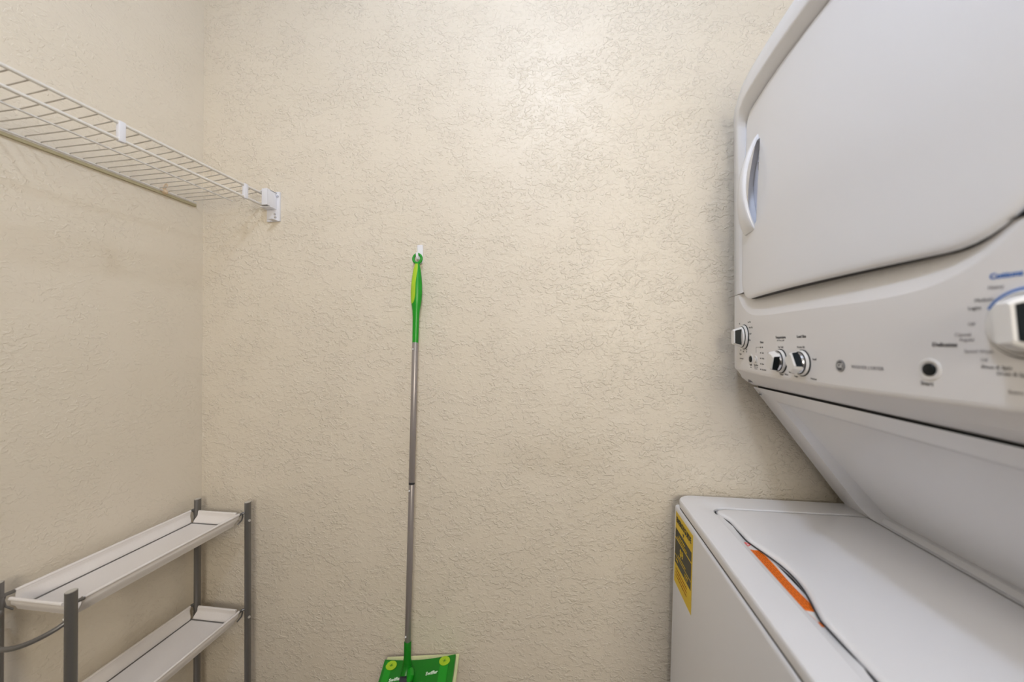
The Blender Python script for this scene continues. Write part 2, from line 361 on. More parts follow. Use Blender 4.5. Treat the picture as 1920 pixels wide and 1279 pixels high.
# body behind the skirt and dryer cabinet
bk = MB(); pr_ = [(sx(1.2065) + .026, 1.204), (sx(.93) + .064, .928), (1.10, .928), (1.10, 1.204)]
bk.prism([(x, Y0 + .012, z) for x, z in pr_], (0, Y1 - Y0 - .022, 0)); bk.build('rear_housing', M['enamel'], LC)
MB().box((.462, Y0 + .001, 1.2600), (1.10, Y1 - .001, 1.933), .004).box((.532, Y0 + .001, 1.2085), (1.10, Y1 - .001, 1.2595)).build('dryer_cabinet', M['enamel'], LC)
# control panel: bowed face with a scooped upper part, edge roll and underside
def zs(y): return min(1.4405, 1.3785 + .062 * min(1.2, abs(U(y)) * HW / .302) ** 6)
PA, PB = Y0 - .001, Y1 + .001
cols = [PA + (PB - PA) * i / 90 for i in range(91)]
def fe(y):  # face with rounded vertical ends
    d = min(y - PA, PB - y); r = .007
    return F(y) + (r - math.sqrt(max(0, r * r - (r - d) ** 2)) if d < r else 0)
rows = []
def row(fz, fxx): rows.append([Vector((fxx(y), y, fz(y))) for y in cols])
row(lambda y: 1.2150, lambda y: .520)
row(lambda y: 1.2105, lambda y: .4930)
row(lambda y: 1.2112, lambda y: .4905)
row(lambda y: 1.2200, lambda y: .4760 - .008 * (1 - U(y) ** 2))
row(lambda y: 1.2300, lambda y: .4640 - .014 * (1 - U(y) ** 2))
for a, dz, dx in ((0, -.004, .0060), (1, -.0015, .0025), (2, .0012, .0007), (3, .005, 0)): row(lambda y: 1.2535 - .004 * (1 - U(y) ** 2) + dz, lambda y: fe(y) + dx)
for k in range(1, 9): row(lambda y: 1.2585 - .004 * (1 - U(y) ** 2) + (zs(y) - .0012 - 1.2585 + .004 * (1 - U(y) ** 2)) * k / 8, fe)
for k in range(0, 9):
    def fz(y, k=k): return zs(y) + (1.4425 - zs(y)) * k / 8
    row(fz, lambda y: fe(y) + .33 * max(0, fz(y) - zs(y)) + (.0000 if k else .0001))
row(lambda y: 1.4425, lambda y: .470)
nC = len(cols); V = [p for r in rows for p in r]; Fq = [[i * nC + j, i * nC + j + 1, (i + 1) * nC + j + 1, (i + 1) * nC + j] for i in range(len(rows) - 1) for j in range(nC - 1)]
panel = MB().add(V, Fq).build('control_panel', M['plastic_w'], LC, 9)
# end cheeks of the panel
for y in (PA, PB):
    MB().add([Vector((r[0].x if y == PA else r[-1].x, y, r[0].z)) for r in rows], [list(range(len(rows)))]).build('panel_end', M['plastic_w'], LC, False)
MB().box((.464, 1.026, 1.2210), (.4735, 1.034, 1.2300), .001).build('catch', M['ink2'], panel)
# thin seam line on the panel's underside
MB().tube([(.4935 - .003 * (1 - U(y) ** 2), y, 1.2125) for y in [PA + .01 + (PB - PA - .05) * i / 12 for i in range(13)]], .0009, 6).build('underside_seam', M['ink2'], panel)
MB().box((.4985, Y0 + .006, 1.2040), (.53, 1.056, 1.2125)).build('shadow_gap', M['dark'], LC)
# dryer bezel: ring between the outer outline and the door opening
DY0, DY1, DZ0, DZ1 = .408, .996, 1.4225, 1.876
NB, SB = 10, 16
def brow(z): return -.014 * sm((z - 1.62) / .26)
def oloop(ins, X):
    P = []
    for (y, z), (iy, iz) in zip(rrect(PA + ins, PB - ins, 1.4435, 1.9345 - ins, (.003, .022, .022, .003), NB, SB), rrect(DY0, DY1, DZ0, DZ1, (.055, .035, .035, .085), NB, SB)):
        P.append(Vector((X(y, z), y, z)))
    return P
def blend(t, X, dz=0):
    O = rrect(PA + .006, PB - .006, 1.4435, 1.9285, (.003, .020, .020, .003), NB, SB); I = rrect(DY0 - .003, DY1 + .003, DZ0 - .004, DZ1 + .001, (.058, .036, .036, .088), NB, SB)
    return [Vector((X(a[0] * (1 - t) + b[0] * t, a[1] * (1 - t) + b[1] * t), a[0] * (1 - t) + b[0] * t, max(1.4435, a[1] * (1 - t) + b[1] * t))) for a, b in zip(O, I)]
ff = lambda y, z: F(y) + brow(z) * sm((1.015 - abs(U(y))) / .42)
RB = [oloop(0, lambda y, z: .475), oloop(0, lambda y, z: ff(y, z) + .012), oloop(.0015, lambda y, z: ff(y, z) + .005), oloop(.004, lambda y, z: ff(y, z) + .0012), blend(0, ff), blend(.35, ff), blend(.62, ff), blend(.68, lambda y, z: ff(y, z) + .0006), blend(.74, lambda y, z: ff(y, z) + .0025),
      blend(.97, lambda y, z: ff(y, z) + .006 + .010 * sm((z - 1.70) / .15)), blend(1, lambda y, z: ff(y, z) + .012 + .010 * sm((z - 1.70) / .15)), blend(1, lambda y, z: .472)]
MB().loops(RB).build('dryer_bezel', M['enamel'], LC, 40)
MB().box((.4575, DY0 - .001, DZ0 + .001), (.463, DY1 + .001, DZ1 - .001)).build('door_seal', M['dark'], LC)
# dryer door
def dx(y, z): return .4455 - .031 * (1 - U(y) ** 2) + .010 * sm((z - 1.55) / .30) - .004 * sm((1.55 - z) / .12) * (1 - U(y) ** 2)
def dloop(ins, off):
    r = (.055 - ins * .5, .033 - ins * .3, .033 - ins * .3, .085 - ins * .5)
    return [Vector((dx(y, z) + off, y, z)) for y, z in rrect(DY0 + ins, DY1 - ins, DZ0 + ins, DZ1 - ins, [max(.002, q) for q in r], NB, SB)]
DL = [[Vector((.4570, v.y, v.z)) for v in dloop(.003, 0)], dloop(.0015, .0085), dloop(.0, .006), dloop(.0004, .0035), dloop(.002, .0012), dloop(.005, 0), dloop(.012, -.0002)]
dv = MB().loops(DL, True, False)
gk = [[Vector((X if X else v.x, v.y, v.z)) for v in dloop(i_, o_)] for i_, o_, X in ((.006, .0088, 0), (.0005, .0086, 0), (-.0004, .0100, 0), (-.0004, 0, .4572))]
MB().loops(gk).build('door_gap_shade', M['dark'], LC)  # near-black loop added as painted shade in the gap around the door
# door face: fill with concentric loops to a centre line
cy, cz = (DY0 + DY1) / 2, (DZ0 + DZ1) / 2
base = dloop(.012, 0); prev = [DL[-1]]
for k in range(1, 12):
    t = 1 - k / 12; prev.append([Vector((dx(cy + (p.y - cy) * t, cz + (p.z - cz) * t) - .0002, cy + (p.y - cy) * t, cz + (p.z - cz) * t)) for p in base])
dv.loops(prev, False, True)
me = mesh('dryer_door', dv.v, dv.f); b_ = bmesh.new(); b_.from_mesh(me); bmesh.ops.remove_doubles(b_, verts=b_.verts, dist=1e-6); bmesh.ops.recalc_face_normals(b_, faces=b_.faces); b_.to_mesh(me); b_.free()
# pocket behind the grip, cut with a boolean
HZ0, HZ1 = 1.580, 1.782
def pocket_loop(X, s):
    return [Vector((X, y, z)) for y, z in [(.904 - .004 * s, HZ0 + .01), (.904 - .004 * s, HZ1 - .008)] + [(.925 + .035 * math.sin(math.pi * t / 10), HZ1 - .004 - (HZ1 - HZ0 - .006) * t / 10) for t in range(0, 11)]]
pk = MB().loops([pocket_loop(.400, 0), pocket_loop(.4535, 1)], True, True)
tmpd = bpy.data.objects.new('tmp_door', me); tmpk = bpy.data.objects.new('tmp_k', mesh('k', pk.v, pk.f)); C.objects.link(tmpd); C.objects.link(tmpk)
bo = tmpd.modifiers.new('b', 'BOOLEAN'); bo.object = tmpk; bo.operation = 'DIFFERENCE'; bo.solver = 'EXACT'
me2 = bpy.data.meshes.new_from_object(tmpd.evaluated_get(bpy.context.evaluated_depsgraph_get())); me2.materials.clear()
bpy.data.objects.remove(tmpd); bpy.data.objects.remove(tmpk)
door = link('dryer_door', me2, M['enamel'], LC, 50)
pkm = MB().add([Vector((.4440, y, z)) for y, z in ((.9065, HZ0 + .012), (.9065, HZ1 - .010), (.957, HZ1 - .05), (.957, HZ0 + .05))] , [[0, 1, 2, 3]])
MB().add([Vector((.4441, y, z)) for y, z in [(.9055, HZ0 + .011), (.9055, HZ1 - .009)] + [(.925 + .034 * math.sin(math.pi * t / 10), HZ1 - .006 - (HZ1 - HZ0 - .012) * t / 10) for t in range(0, 11)]], [list(range(13))]).build('pocket_shade', M['enamel_shade'], door, False)  # sheet that carries the painted shade inside the pocket
MB().box((.4425, .9300, 1.640), (.4438, .9312, 1.745)).build('pocket_slot', M['dark'], door)
for z in (1.660, 1.715): MB().box((.4405, .9285, z), (.4436, .9320, z + .018), .0006).build('pocket_tab', M['ink2'], door)
# arched grip
gr = []; n = 28
for i in range(n + 1):
    t = i / n; z = HZ0 - .006 + (HZ1 - HZ0 + .014) * t
    X = dx(.93, z) - .029 * math.sin(math.pi * min(1, max(0, t))) ** .75 - .0006
    yi = .9115; yo = .962 - .026 * sm(t / .55) - .012 * sm((t - .55) / .45)
    th = .0065
    gr.append([Vector((X, yi + .001, z)), Vector((X - .0012, yi + .003, z)), Vector((X - .0018, (yi + yo) / 2, z)), Vector((X - .0004, yo - .003, z)), Vector((X + .0012, yo, z)), Vector((X + th, yo, z)), Vector((X + th, yi, z)), Vector((X + .0015, yi, z))])
MB().loops(gr, True, True).build('door_handle', M['enamel'], door, 50)

# ---- lettering and controls on the panel
def pf(y, z, off=0):
    t = Vector((.05 * U(y) / HW, 1, 0)).normalized()   # tangent dF/dy
    nn = Vector((-t.y, t.x, 0)); return Vector((F(y), y, z)) + nn * off, -t, nn
def pt(s, size, y, z, m='ink', wide=1, bold=0, align='CENTER', ang=0, ysc=1):
    o, t, nn = pf(y, z, .0003); return text('lettering', s, size, M[m], o, t, (0, 0, 1), panel, wide, ext=.0001, align=align, bold=bold)
def lathe(o, ax, prof, n=40):
    ax = Vector(ax).normalized(); u = Vector((0, 0, 1)); v = ax.cross(u).normalized()
    return MB().loops([[o + ax * h + (u * math.cos(2 * math.pi * k / n) + v * math.sin(2 * math.pi * k / n)) * r for k in range(n)] for r, h in prof], True, True)
def knob(y, z, r, ang, label, blue=False, deep=.028):
    o, t, nn = pf(y, z)
    k = lathe(o, nn, [(r * 1.0, -.001), (r * 1.0, .0035), (r * .94, .0055), (r * .90, .0056)]).build('knob', M['knob_w'], panel, 30, label)
    lathe(o, nn, [(r * 1.06, -.001), (r * 1.06, .0012), (r * 1.0, .0014)]).build('ring', M['black'], k)
    lathe(o, nn, [(r * .90, .005), (r * .90, .0068), (r * .86, .0070)]).build('groove', M['black'], k)
    lathe(o, nn, [(r * .86, .0045), (r * .86, .0085), (r * .82, .0105), (r * .3, .012)]).build('skirt', M['chrome'] if r < .026 else M['knob_w'], k, 30)
    # grip bar across the knob, tapering outwards, white with black flanks
    a = math.radians(ang); U_ = Vector((0, 0, 1)) * math.cos(a) + (-t) * math.sin(a); W_ = nn.cross(U_)
    L0, L1, w0, w1 = (r * .84, r * .62, r * .46, r * .36) if r < .030 and r > .026 else (r * .80, r * .62, r * .27, r * .23) if r > .03 else (r * .80, r * .68, r * .60, r * .50)
    def sec(h, L, wd):
        c = min(wd, L) * .35; P = [(L, wd - c), (L - c, wd), (-L + c, wd), (-L, wd - c), (-L, -wd + c), (-L + c, -wd), (L - c, -wd), (L, -wd + c)]
        return [o + nn * h + U_ * p + W_ * q for p, q in P]
    MB().loops([sec(.009, L0, w0), sec(deep * .9, L1 * 1.04, w1 * 1.04), sec(deep, L1 * .93, w1 * .9)], True, True).build('grip', M['knob_w'], k, 25)
    for s_ in (-1, 1):
        P = [(-L0 * .80, .0100, w0), (L0 * .80, .0100, w0), (L1 * .86, deep * .90, w1 * 1.05), (-L1 * .86, deep * .90, w1 * 1.05)]
        V = [o + nn * h + U_ * p + W_ * (q + .0004) * s_ for p, h, q in P]
        MB().prism(V, W_ * s_ * .0006).build('grip_inlay', M['black'], k, False, 'glossy black side face')
    if blue:
        for a0, a1, mm in ((-5, 62, 'blue'),):
            R_ = []
            for i in range(13):
                aa = math.radians(a0 + (a1 - a0) * i / 12); d = Vector((0, 0, 1)) * math.cos(aa) + t * -1 * math.sin(aa)
                R_.append(o + nn * .0019 + d * r * 1.045)
            MB().tube(R_, .0017, 8).build('cycle_mark', M[mm], k, label='blue arc around the knob')
    return k
knob(.985, 1.3345, .0285, 0, 'dryer timer knob with black flanks', deep=.026)
knob(.806, 1.2845, .0225, -18, 'small temperature knob', deep=.021)
knob(.736, 1.2845, .0225, 30, 'small load size knob', deep=.021)
knob(.4225, 1.3385, .0325, 4, 'large wash cycle knob', True, .027)
def button(y, z, r, m, label, cone=True):
    o, t, nn = pf(y, z)
    b = lathe(o, nn, [(r * 1.75, -.001), (r * 1.75, .0004), (r * 1.55, .0014), (r * 1.1, .0006), (r * 1.1, -.001)]).build('button_bezel', M['knob_w'], panel, 30)
    lathe(o, nn, [(r, -.001), (r, .0016), (r * .9, .0024), (r * .4, .0028)]).build('button', M[m], b, 30, label)
button(.5115, 1.2885, .0075, 'black', 'black round washer start button')
button(.944, 1.2825, .0070, 'black', 'black round dryer start button')
button(.917, 1.2815, .0060, 'knob_w', 'white signal button')
# emblem
o, t, nn = pf(.6445, 1.2850)
em = lathe(o, nn, [(.0090, 0), (.0090, .0008), (.0084, .0010)]).build('emblem', M['ink'], panel, label='round dark maker emblem')
rg = MB(); rg.tube([o + nn * .0011 + (Vector((0, 0, 1)) * math.cos(a * math.pi / 16) + t * math.sin(a * math.pi / 16)) * .0077 for a in range(33)], .00028, 6, False); rg.build('emblem_ring', M['knob_w'], em)
text('emblem_script', 'GE', .0095, M['knob_w'], o + nn * .0012, t, (.0, 0, 1), em, .95, ext=.0001, bold=.0001)
pt('WASHER | DRYER', .0068, .5965, 1.2850, 'ink2', 1.0)
pt('Start', 0.006864, 0.5145, 1.2715, 'ink', 1.1, .0001)
pt('Cottons', 0.007744, 0.4405, 1.3880, 'blue', 1, .0003)
pt('Heavy', 0.005104, 0.4485, 1.3770, 'ink2', 1, .0001); pt('Medium', 0.004928, 0.4585, 1.3650, 'ink'); pt('Light', 0.004928, 0.4665, 1.3570, 'ink', 1.2)
pt('Off', 0.004576, 0.4695, 1.3400, 'ink2'); pt('Casual', 0.004928, 0.4775, 1.3290, 'ink2', 1.2); pt('Regular', 0.004576, 0.4735, 1.3235, 'ink2')
pt('Delicates', 0.006336, 0.4955, 1.3180, 'ink', 1.1, .0002); pt('Speed Wash', 0.004576, 0.4635, 1.3110, 'ink2', 1.1)
pt('Off', 0.004576, 0.4585, 1.3020, 'ink2'); pt('Rinse & Spin', 0.004928, 0.4485, 1.2950, 'ink', 1); pt('Drain & Spin', 0.004928, 0.4355, 1.2890, 'ink', 1)
pt('Extra Rinse', 0.005104, 0.4275, 1.2715, 'ink2', 1)
pt('Temperature', 0.007, 0.806, 1.3310, 'ink', 1, .0002); pt('all rinses cold', 0.0048, 0.806, 1.3250, 'ink2')
pt('Tap Cold', 0.0052, 0.806, 1.3120, 'ink', 1); pt('Hot', 0.0046, 0.773, 1.2690, 'ink'); pt('Warm', 0.0046, 0.785, 1.2600, 'ink'); pt('Colder', 0.0046, 0.802, 1.2585, 'ink')
pt('Load Size', 0.007, 0.738, 1.3315, 'ink', 1, .0002); pt('Precise Fill', 0.005, 0.74, 1.3125, 'ink')
pt('Small', 0.0048, 0.703, 1.2925, 'ink'); pt('Medium', 0.0048, 0.705, 1.2590, 'ink'); pt('Large', 0.0046, 0.754, 1.2595, 'ink')
pt('Status', .0068, .885, 1.3215, 'ink', 1, .0001)
for k, s_ in enumerate(('Fill', 'Soak', 'Wash', 'Rinse', 'Lid Locked')):
    z = 1.3105 - k * .0120; o, t, nn = pf(.891, z)
    MB().tube([o - nn * .0005, o + nn * .0006], .0016, 12).build('indicator', M['ink'], panel); pt(s_, .0045, .885, z, 'ink', 1, 0, 'LEFT')
for (ya_, za_), (yb_, zb2) in (((.894, 1.3105), (.914, 1.3105)), ((.914, 1.3105), (.914, 1.2980))):
    a, _, n1 = pf(ya_, za_, .0002); b, _, _ = pf(yb_, zb2, .0002); MB().tube([a, b], .0003, 6).build('printed_line', M['ink2'], panel)
pt('Start', .0062, .944, 1.2695, 'ink', 1, .0001); pt('Push', .0042, .944, 1.2640, 'ink2')
pt('Deep Rinse', .0050, .915, 1.2705, 'ink'); pt('Hold to clear', .0040, .915, 1.2660, 'ink2'); pt('3 seconds', .0040, .915, 1.2622, 'ink2')
for s_, y, z, sz in (('Off', 1.020, 1.3680, .0055), ('Less Dry', .953, 1.3690, .0052), ('More Dry', .944, 1.3560, .0052), ('Timed', .947, 1.3415, .0050), ('Auto', .950, 1.3270, .0050), ('80', 1.010, 1.3020, .0050), ('60', .992, 1.2990, .0050), ('40', .970, 1.3040, .0050), ('20', .970, 1.2990, .0050), ('Dryer', 1.012, 1.2925, .0062), ('Clean lint filter', 1.005, 1.2815, .0044)):
    pt(s_, sz, y, z, 'ink' if s_ != 'Clean lint filter' else 'ink2')

# ---------------------------------------------------------------- wall hook and mop
HX, HZ = -.4300, 1.590
hk = empty('adhesive_hook', (HX, YF, HZ), 'small white plastic adhesive hook on the wall holding the mop', 'hook')
MB().box((HX - .009, YF - .006, HZ - .030), (HX + .009, YF, HZ + .027), .0028, 3).build('back_plate', M['hook'], hk)
MB().tube([(HX, YF - .005, HZ - .012), (HX, YF - .016, HZ - .020), (HX, YF - .024, HZ - .018), (HX, YF - .028, HZ - .008), (HX, YF - .028, HZ - .002)], [.0045, .0042, .004, .0038, .003], 12).build('hook_arm', M['hook'], hk)
mop = empty('flat_mop', (-.44, 1.04, .38), 'green and grey flat floor mop hanging on the wall hook, lime grip on top', 'mop')
T = Vector((-.4325, YF - .018, 1.572)); B = Vector((-.4405, 1.030, .408))   # ring centre, foot of pole
ax = (T - B).normalized()
def at(z): return B + (T - B) * ((z - B.z) / (T.z - B.z))
# hanging ring
rr = []
for i in range(25):
    a = 2 * math.pi * i / 24; rr.append(T + Vector((math.sin(a) * .0125, 0, 0)) + ax * math.cos(a) * .0135)
MB().tube(rr, .0040, 10, False).build('hang_ring', M['green'], mop)
zz = [(1.560, .0065), (1.552, .0075), (1.540, .0105), (1.520, .0135), (1.495, .0160), (1.470, .0168), (1.450, .0160), (1.432, .0138), (1.415, .0110), (1.395, .0098), (1.32, .0090), (1.325, .0088)]
zz = [q for q in zz if q[0] != 1.325]
MB().tube([at(z) for z, r in zz], [r for z, r in zz], 28, True, ((0, 1, 0), .80)).build('grip', M['green'], mop)
# lime inlay: teardrop patch on the front-left of the grip
from bisect import bisect
def gr_r(z):
    for (z1, r1), (z2, r2) in zip(zz, zz[1:]):
        if z2 <= z <= z1: return r1 + (r2 - r1) * (z1 - z) / (z1 - z2)
    return .009
V = []; nz, na = 30, 10
for i in range(nz + 1):
    t = i / nz; z = 1.556 - t * (1.556 - 1.436)
    half = math.sqrt(max(0, 1 - (2 * max(0, t - .72) / .56) ** 2)) if t > .72 else 1
    a0 = math.radians(-92 if t > .1 else -75); a1 = math.radians(28 - 24 * sm(t / .5)); am = (a0 + a1) / 2 * (1) ; hw_ = (a1 - a0) / 2 * (half ** .8 + .02)
    for j in range(na + 1):
        a = am + hw_ * (2 * j / na - 1); r = gr_r(z) + .0007
        V.append(at(z) + Vector((math.sin(a) * r, -math.cos(a) * r * .80, 0)))
MB().add(V, [[i * (na + 1) + j, i * (na + 1) + j + 1, (i + 1) * (na + 1) + j + 1, (i + 1) * (na + 1) + j] for i in range(nz) for j in range(na)]).build('grip_inlay', M['lime'], mop, label='soft lime green teardrop inlay')
def seg(za, zb, r, m, nm):
    return MB().tube([at(za), at(za - .0015), at(zb + .0015), at(zb)], [r - .0008, r, r, r - .0008], 24, True, ((0, 1, 0), .9)).build(nm, m, mop)
s1 = seg(1.322, .914, .0090, M['alu'], 'pole_segment'); s2 = seg(.9125, .470, .0086, M['alu'], 'pole_segment')
MB().tube([at(.916), at(.910)], .0087, 24).build('joint_ring', M['dark'], mop)
for z, p in ((1.302, s1), (.893, s2), (.487, s2)):
    c = at(z); MB().tube([c + Vector((-.0035, -.0068, 0)), c + Vector((-.0045, -.0095, 0))], [.0024, .0016], 12).build('snap_button', M['hook'], p)
MB().tube([at(.4705), at(.469), at(.425), at(.410)], [.0092, .0100, .0102, .0125], 24).build('lower_sleeve', M['green_head'], mop)
# head
TL = Vector((-.5185, 1.055, .3875)); TR = Vector((-.313, 1.082, .404)); xa = (TR - TL).normalized(); hn = Vector((0, 0, 1))
fwd = Vector((xa.y, -xa.x, 0)); dn = math.radians(15); va = (fwd * math.cos(dn) - hn * math.sin(dn)).normalized(); na_ = xa.cross(va) * -1
if na_.z < 0: na_ = -na_
Wd = (TR - TL).length; Dp = .102
def hp(u, v, h): return TL + xa * (u * Wd) + va * (v * Dp) + na_ * h
def hh(u, v):   # plate height: slight valley in the middle, raised ends
    return .004 * abs(2 * u - 1) ** 2 + .0015 * abs(2 * v - 1)
def hv0(u): return .05 * (1 - abs(2 * u - 1) ** 1.6)
nu, nv = 32, 12; V = []; 
for i in range(nu + 1):
    u = i / nu
    for j in range(nv + 1):
        v = hv0(u) + (1 - 2 * hv0(u)) * j / nv; V.append(hp(u, v, hh(u, v)))
nvv = len(V); V += [p - na_ * .009 for p in V[:nvv]]
W = nv + 1; Fq = [[i * W + j, i * W + j + 1, (i + 1) * W + j + 1, (i + 1) * W + j] for i in range(nu) for j in range(nv)]; Fq += [[q + nvv for q in f][::-1] for f in Fq]
bd = [j for j in range(W)] + [i * W + nv for i in range(1, nu + 1)] + [nu * W + j for j in range(nv - 1, -1, -1)] + [i * W for i in range(nu - 1, 0, -1)]
Fq += [[bd[k], bd[(k + 1) % len(bd)], bd[(k + 1) % len(bd)] + nvv, bd[k] + nvv] for k in range(len(bd))]
head = MB().add(V, Fq).build('mop_head', M['green_head'], mop)
pd = MB().loops([[hp(-.002 if u == 0 else 1.035 if u == 1 else u, v, h) for u, v in ((0, -.17), (1, -.11), (1, 1.06), (0, 1.06))] for h in (-.009, -.0145)], True, True)
pd.build('mop_pad', M['pad'], mop, False, 'pale yellow cleaning cloth under the head')
for u0, u1 in ((.035, .125), (.80, .915)):   # lighter raised bands near the ends
    V = [hp(u, v, hh(u, v) + .0012) for u, v in [(u0 + (u1 - u0) * i / 4, .06 + .88 * j / 6) for i in range(5) for j in range(7)]]
    MB().add(V, [[i * 7 + j, i * 7 + j + 1, i * 7 + j + 8, i * 7 + j + 7] for i in range(4) for j in range(6)]).build('end_band', M['green'], head)
for u, v in ((.115, .17), (.855, .15), (.115, .83), (.855, .83)):
    R2 = [hp(u, v, 0) + xa * math.cos(a * math.pi / 12) * .0155 + va * math.sin(a * math.pi / 12) * .0125 + na_ * (hh(u, v) + .0022) for a in range(24)]
    g = MB().loops([[p - na_ * .002 for p in R2], R2], False, True).build('cloth_gripper', M['lime'], head, label='lime oval gripper')
    sl = MB()
    for a in range(3):
        c = hp(u, v, hh(u, v) + .0025); d = xa * math.cos(a * 1.05) + va * math.sin(a * 1.05)
        sl.tube([c - d * .005, c + d * .005], .0005, 5)
    sl.build('slot', M['green_head'], g)
for u, v in ((.215, .52), (.70, .42)):
    c = hp(u, v, hh(u, v) + .0008); yy = -va
    text('printed_name', 'Swiffer', .0120, M['print'], c, xa + yy * .12, yy, head, 1, ext=.0002, bold=.0004)
jc = hp(.345, .5, .012)
bot = B + Vector((0, -.004, -.010))
MB().tube([at(.414), at(.400), bot + Vector((0, -.006, -.012)), hp(.36, .42, .004)], [.0125, .0135, .0145, .012], 20).build('swivel_joint', M['green_head'], mop)
MB().tube([hp(.40, .35, .004), hp(.43, .45, .016), hp(.44, .55, .018), hp(.42, .68, .004)], [.007, .010, .010, .007], 16).build('yoke', M['green'], mop)
MB().tube([hp(.30, .60, .006), hp(.46, .60, .006)], .0105, 16).build('hinge_barrel', M['dark'], mop)

# ---------------------------------------------------------------- wire shelf on the left wall
SX, SMX, SBX = -.937, -1.049, -1.1715
ZT, ZL, ZM, ZB = 1.7885, 1.7535, 1.7775, 1.7745
YE, YS = 1.078, -.55
sh = empty('wire_shelf', (-1.06, .26, 1.77), 'white vinyl coated wire shelf high on the left wall', 'shelf')
MB().tube([(SX, YS, ZT), (SX, YE + .012, ZT)], .0036, 12).build('front_rail', M['wire'], sh)
MB().tube([(SX, YS, ZL), (SX, YE + .012, ZL)], .0036, 12).build('lip_rail', M['wire'], sh)
MB().tube([(SMX, YS, ZM - .004), (SMX, YE, ZM - .004)], .0021, 10).build('middle_rail', M['wire'], sh)
MB().tube([(SBX, YS, ZB - .004), (SBX, YE - .010, ZB - .004)], .0024, 10).build('back_rail', M['wire'], sh)
wy = [1.058 - .0254 * k for k in range(63)]; w0 = None
for y in wy:
    if w0 is None:
        w0 = MB().tube([(SBX, y, ZB - .006), (SBX + .0015, y, ZB - .001), (SBX + .005, y, ZB), (SMX, y, ZM), (SX, y, ZT + .001)], .0013, 8).build('cross_wire', M['wire_shaded'], sh, origin=(SBX, y, ZB))
    else:
        q = w0.copy(); C.objects.link(q); q.parent = sh; q.location = w0.location + Vector((0, y - wy[0], 0))
for y in (1.006, .687, .36, .04, -.28):
    MB().box((SX - .0048, y - .0065, ZL - .0045), (SX + .0048, y + .0065, ZT + .0045), .0016).build('lip_clip', M['clip'], sh, label='flat white clip tying the two front rails')
MB().box((XL, YS, ZB - .0150), (XL + .0065, YE - .006, ZB - .0075), .001).build('wall_strip', M['rail'], sh, label='olive strip under the back wire')
for y in (.972, .20):
    c_ = MB(); c_.tube([(XL, y, ZB - .006), (XL + .010, y, ZB - .006), (XL + .016, y, ZB - .010)], [.008, .0075, .003], 12)
    c_.tube([(XL + .010 + .006 * math.cos(a), y + .003 * math.sin(a), ZB + .010 + .009 * math.sin(a)) for a in [i * math.pi / 6 for i in range(13)]], .0014, 6, False)
    c_.build('wall_clip', M['clip_be'], sh, label='beige plastic wall clip')
eb = MB(); bx0, bx1 = SX - .005, -.906
eb.box((bx1 - .003, 1.054, ZL - .006), (bx1, YF, ZT + .010), .0008); eb.box((bx0, 1.082, ZL - .006), (bx0 + .003, YF, ZT + .010), .0008); eb.box((-.925, 1.0535, ZL - .006), (bx1, 1.0560, ZT + .010), .0006)
eb.box((bx0, 1.066, ZL - .008), (bx1, YF, ZL - .005), .0006); eb.box((bx0, 1.066, ZT + .007), (bx1, YF, ZT + .010), .0006); eb.box((bx0, 1.094, ZL - .045), (bx1 + .009, YF, ZT + .014), .0008)
ebo = eb.build('end_bracket', M['clip'], sh, label='white plastic bracket screwed to the far wall')
MB().box((bx1 - .015, 1.070, ZL - .0445), (bx1 + .004, YF, ZL - .0425), .0005).build('bracket_foot', M['clip'], ebo)
for z, x in ((ZT - .001, bx1 + .004), (ZL - .023, bx1 - .006), (ZL - .033, bx1 - .004)):
    MB().tube([(x, 1.0955, z), (x, 1.0905, z)], .0032, 12).build('bracket_screw', M['chrome'], ebo)

# ---------------------------------------------------------------- shoe rack with three fabric trays
PXR, PXL, PYF, PYN = -.965, -1.141, 1.050, .627
rk = empty('shoe_rack', ((PXR + PXL) / 2, (PYF + PYN) / 2, 0), 'grey metal shoe rack with white trays in the left corner under the wire shelf', 'shoe rack')
for x, y in ((PXR, PYF), (PXL, PYF), (PXR, PYN), (PXL - .006, PYN)):
    sx_ = .003 if (x == PXR and y == PYF) else 0
    top = Vector((x, y, .829)); ft = Vector((x + sx_, y, .012))
    P = [ft, ft + (top - ft) * .5, top]
    pb = MB().tube(P, .0098, 20, True, ((1, 0, 0), .82)).build('post', M['steel_dk'], rk)
    MB().tube([top, top + Vector((0, 0, .0012))], .0088, 20, True, ((1, 0, 0), .80)).build('post_cap', M['steel_end'], pb)
    MB().tube([Vector((ft.x, ft.y, 0)), Vector((ft.x, ft.y, .014))], .0125, 16).build('foot', M['dark'], pb)
    s_ = 1 if x == PXR else -1; yy_ = -1 if y == PYN else 1
    for z in (.480, .775):
        cx = Vector((x + (.0085 if yy_ > 0 else -.009 ) * (s_ if yy_ > 0 else 1), y - .003, z)); MB().tube([cx, cx + Vector((.002 * (1 if yy_ > 0 else -1), -.002, 0))], .0035, 12).build('rivet', M['steel_end'], pb)
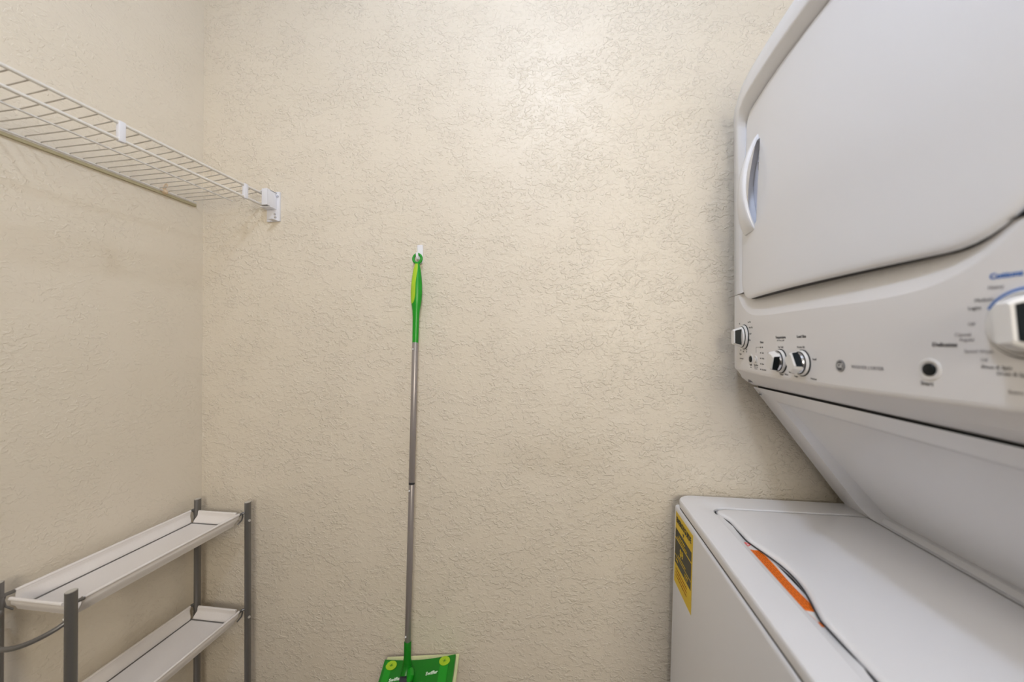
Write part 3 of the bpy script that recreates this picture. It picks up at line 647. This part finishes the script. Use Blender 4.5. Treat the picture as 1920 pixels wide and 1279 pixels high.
def tray(zr):
    dz = .031; zf = zr - dz; g = bpy.data.objects.new('tray', None)
    x0, x1, y0, y1 = -1.150, -.978, .640, 1.036          # rim
    fl_ = .014; fx0, fx1, fy0, fy1 = x0 + fl_, x1 - fl_, y0 + .010, y1 - .010
    th = .0022; t_ = MB()
    t_.box((fx0, fy0, zf - th), (fx1, fy1, zf), .0006, 1)
    tr_o = t_.build('tray', M['fabric'], rk, label='white rectangular tray with flared sides')
    def side(a, b, c, d, nm='tray_side'):   # a,b rim ends; c,d floor ends
        a, b, c, d = map(Vector, (a, b, c, d)); nn = (b - a).cross(c - a).normalized(); ctr = Vector(((x0 + x1) / 2, (y0 + y1) / 2, zr))
        if (ctr - a).dot(nn) < 0: nn = -nn
        m = MB(); L = []
        for t, off in ((0, 0), (.25, .0007), (.62, -.0015), (.78, .0005), (.88, .0030), (1, .0036)):
            L.append((d + (b - d) * t + nn * off, c + (a - c) * t + nn * off))
        V = []
        for p, q in L: V += [p, q, q - nn * th, p - nn * th]
        Fq = []
        for i in range(len(L) - 1):
            for k in range(4): Fq.append([i * 4 + k, i * 4 + (k + 1) % 4, (i + 1) * 4 + (k + 1) % 4, (i + 1) * 4 + k])
        Fq += [[0, 1, 2, 3], [len(V) - 4, len(V) - 3, len(V) - 2, len(V) - 1]]
        m.add(V, Fq); so = m.build(nm, M['fabric'], tr_o, 60)
        MB().tube([a + nn * .0012, b + nn * .0012], .0036, 10).build('rim_roll', M['fabric'], tr_o)
    g1 = .014
    side((x1, y0 + g1, zr), (x1, y1 - .002, zr), (fx1, fy0 + .004, zf), (fx1, fy1 - .002, zf))
    side((x0, y0 + g1, zr), (x0, y1 - .002, zr), (fx0, fy0 + .004, zf), (fx0, fy1 - .002, zf))
    side((x0 + .026, y1 + .004, zr - .001), (x1 - .016, y1 + .004, zr - .001), (fx0 + .004, fy1, zf), (fx1, fy1, zf))
    side((x0 + .026, y0 - .008, zr - .001), (x1 - .016, y0 - .008, zr - .001), (fx0 + .004, fy0, zf), (fx1, fy0, zf))
    w_ = .0017
    for p, q in (((fx0 + .003, fy0), (fx0 + .003, fy1)), ((fx1 - .003, fy0), (fx1 - .003, fy1)), ((fx0, fy1 - .002), (fx1, fy1 - .002)), ((fx0, fy0 + .002), (fx1, fy0 + .002))):
        MB().tube([(*p, zf + .0008), (*q, zf + .0008)], w_, 8).build('frame_rod', M['steel_dk'], tr_o)
    for xx in (x0 - .0005, x1 + .0005):
        for ya_, yb_ in ((y0 + g1 + .002, PYN + .001), (y1 - .004, PYF + .002)):
            xp = PXL if xx < -1.06 else PXR
            c2 = MB(); c2.tube([(xx, ya_, zr - .001), (xx, (ya_ + yb_) / 2, zr), (xp + (.004 if xp == PXR and yb_ > 1 else 0), yb_, zr + .002)], .0036, 10)
            ym = ya_ * .45 + yb_ * .55; sgn = 1 if xx < -1.06 else -1; sy = 1 if yb_ > ya_ else -1
            c2.tube([(xx, ym, zr), (xx + sgn * .001, ym + sy * .003, zr - .010), (xx + sgn * .004, ym + sy * .002, zr - .022), (xx + sgn * .011, ym - sy * .006, zr - .033)], .0021, 8)
            c2.build('corner_bracket', M['steel_dk'], tr_o)
    return tr_o
for z in (.7965, .5010, .2050): tray(z)
def bow(y, s, z=.772):
    P = []
    for i in range(21):
        t = i / 20; k = 4 * t * (1 - t); P.append((PXL + .004 + (PXR - PXL - .008) * t, y + s * .047 * k ** .8, z - .030 * k ** .8))
    MB().tube(P, .0045, 12).build('end_bar', M['steel_dk'], rk, label='bowed tubular end handle')
bow(PYN, -1)
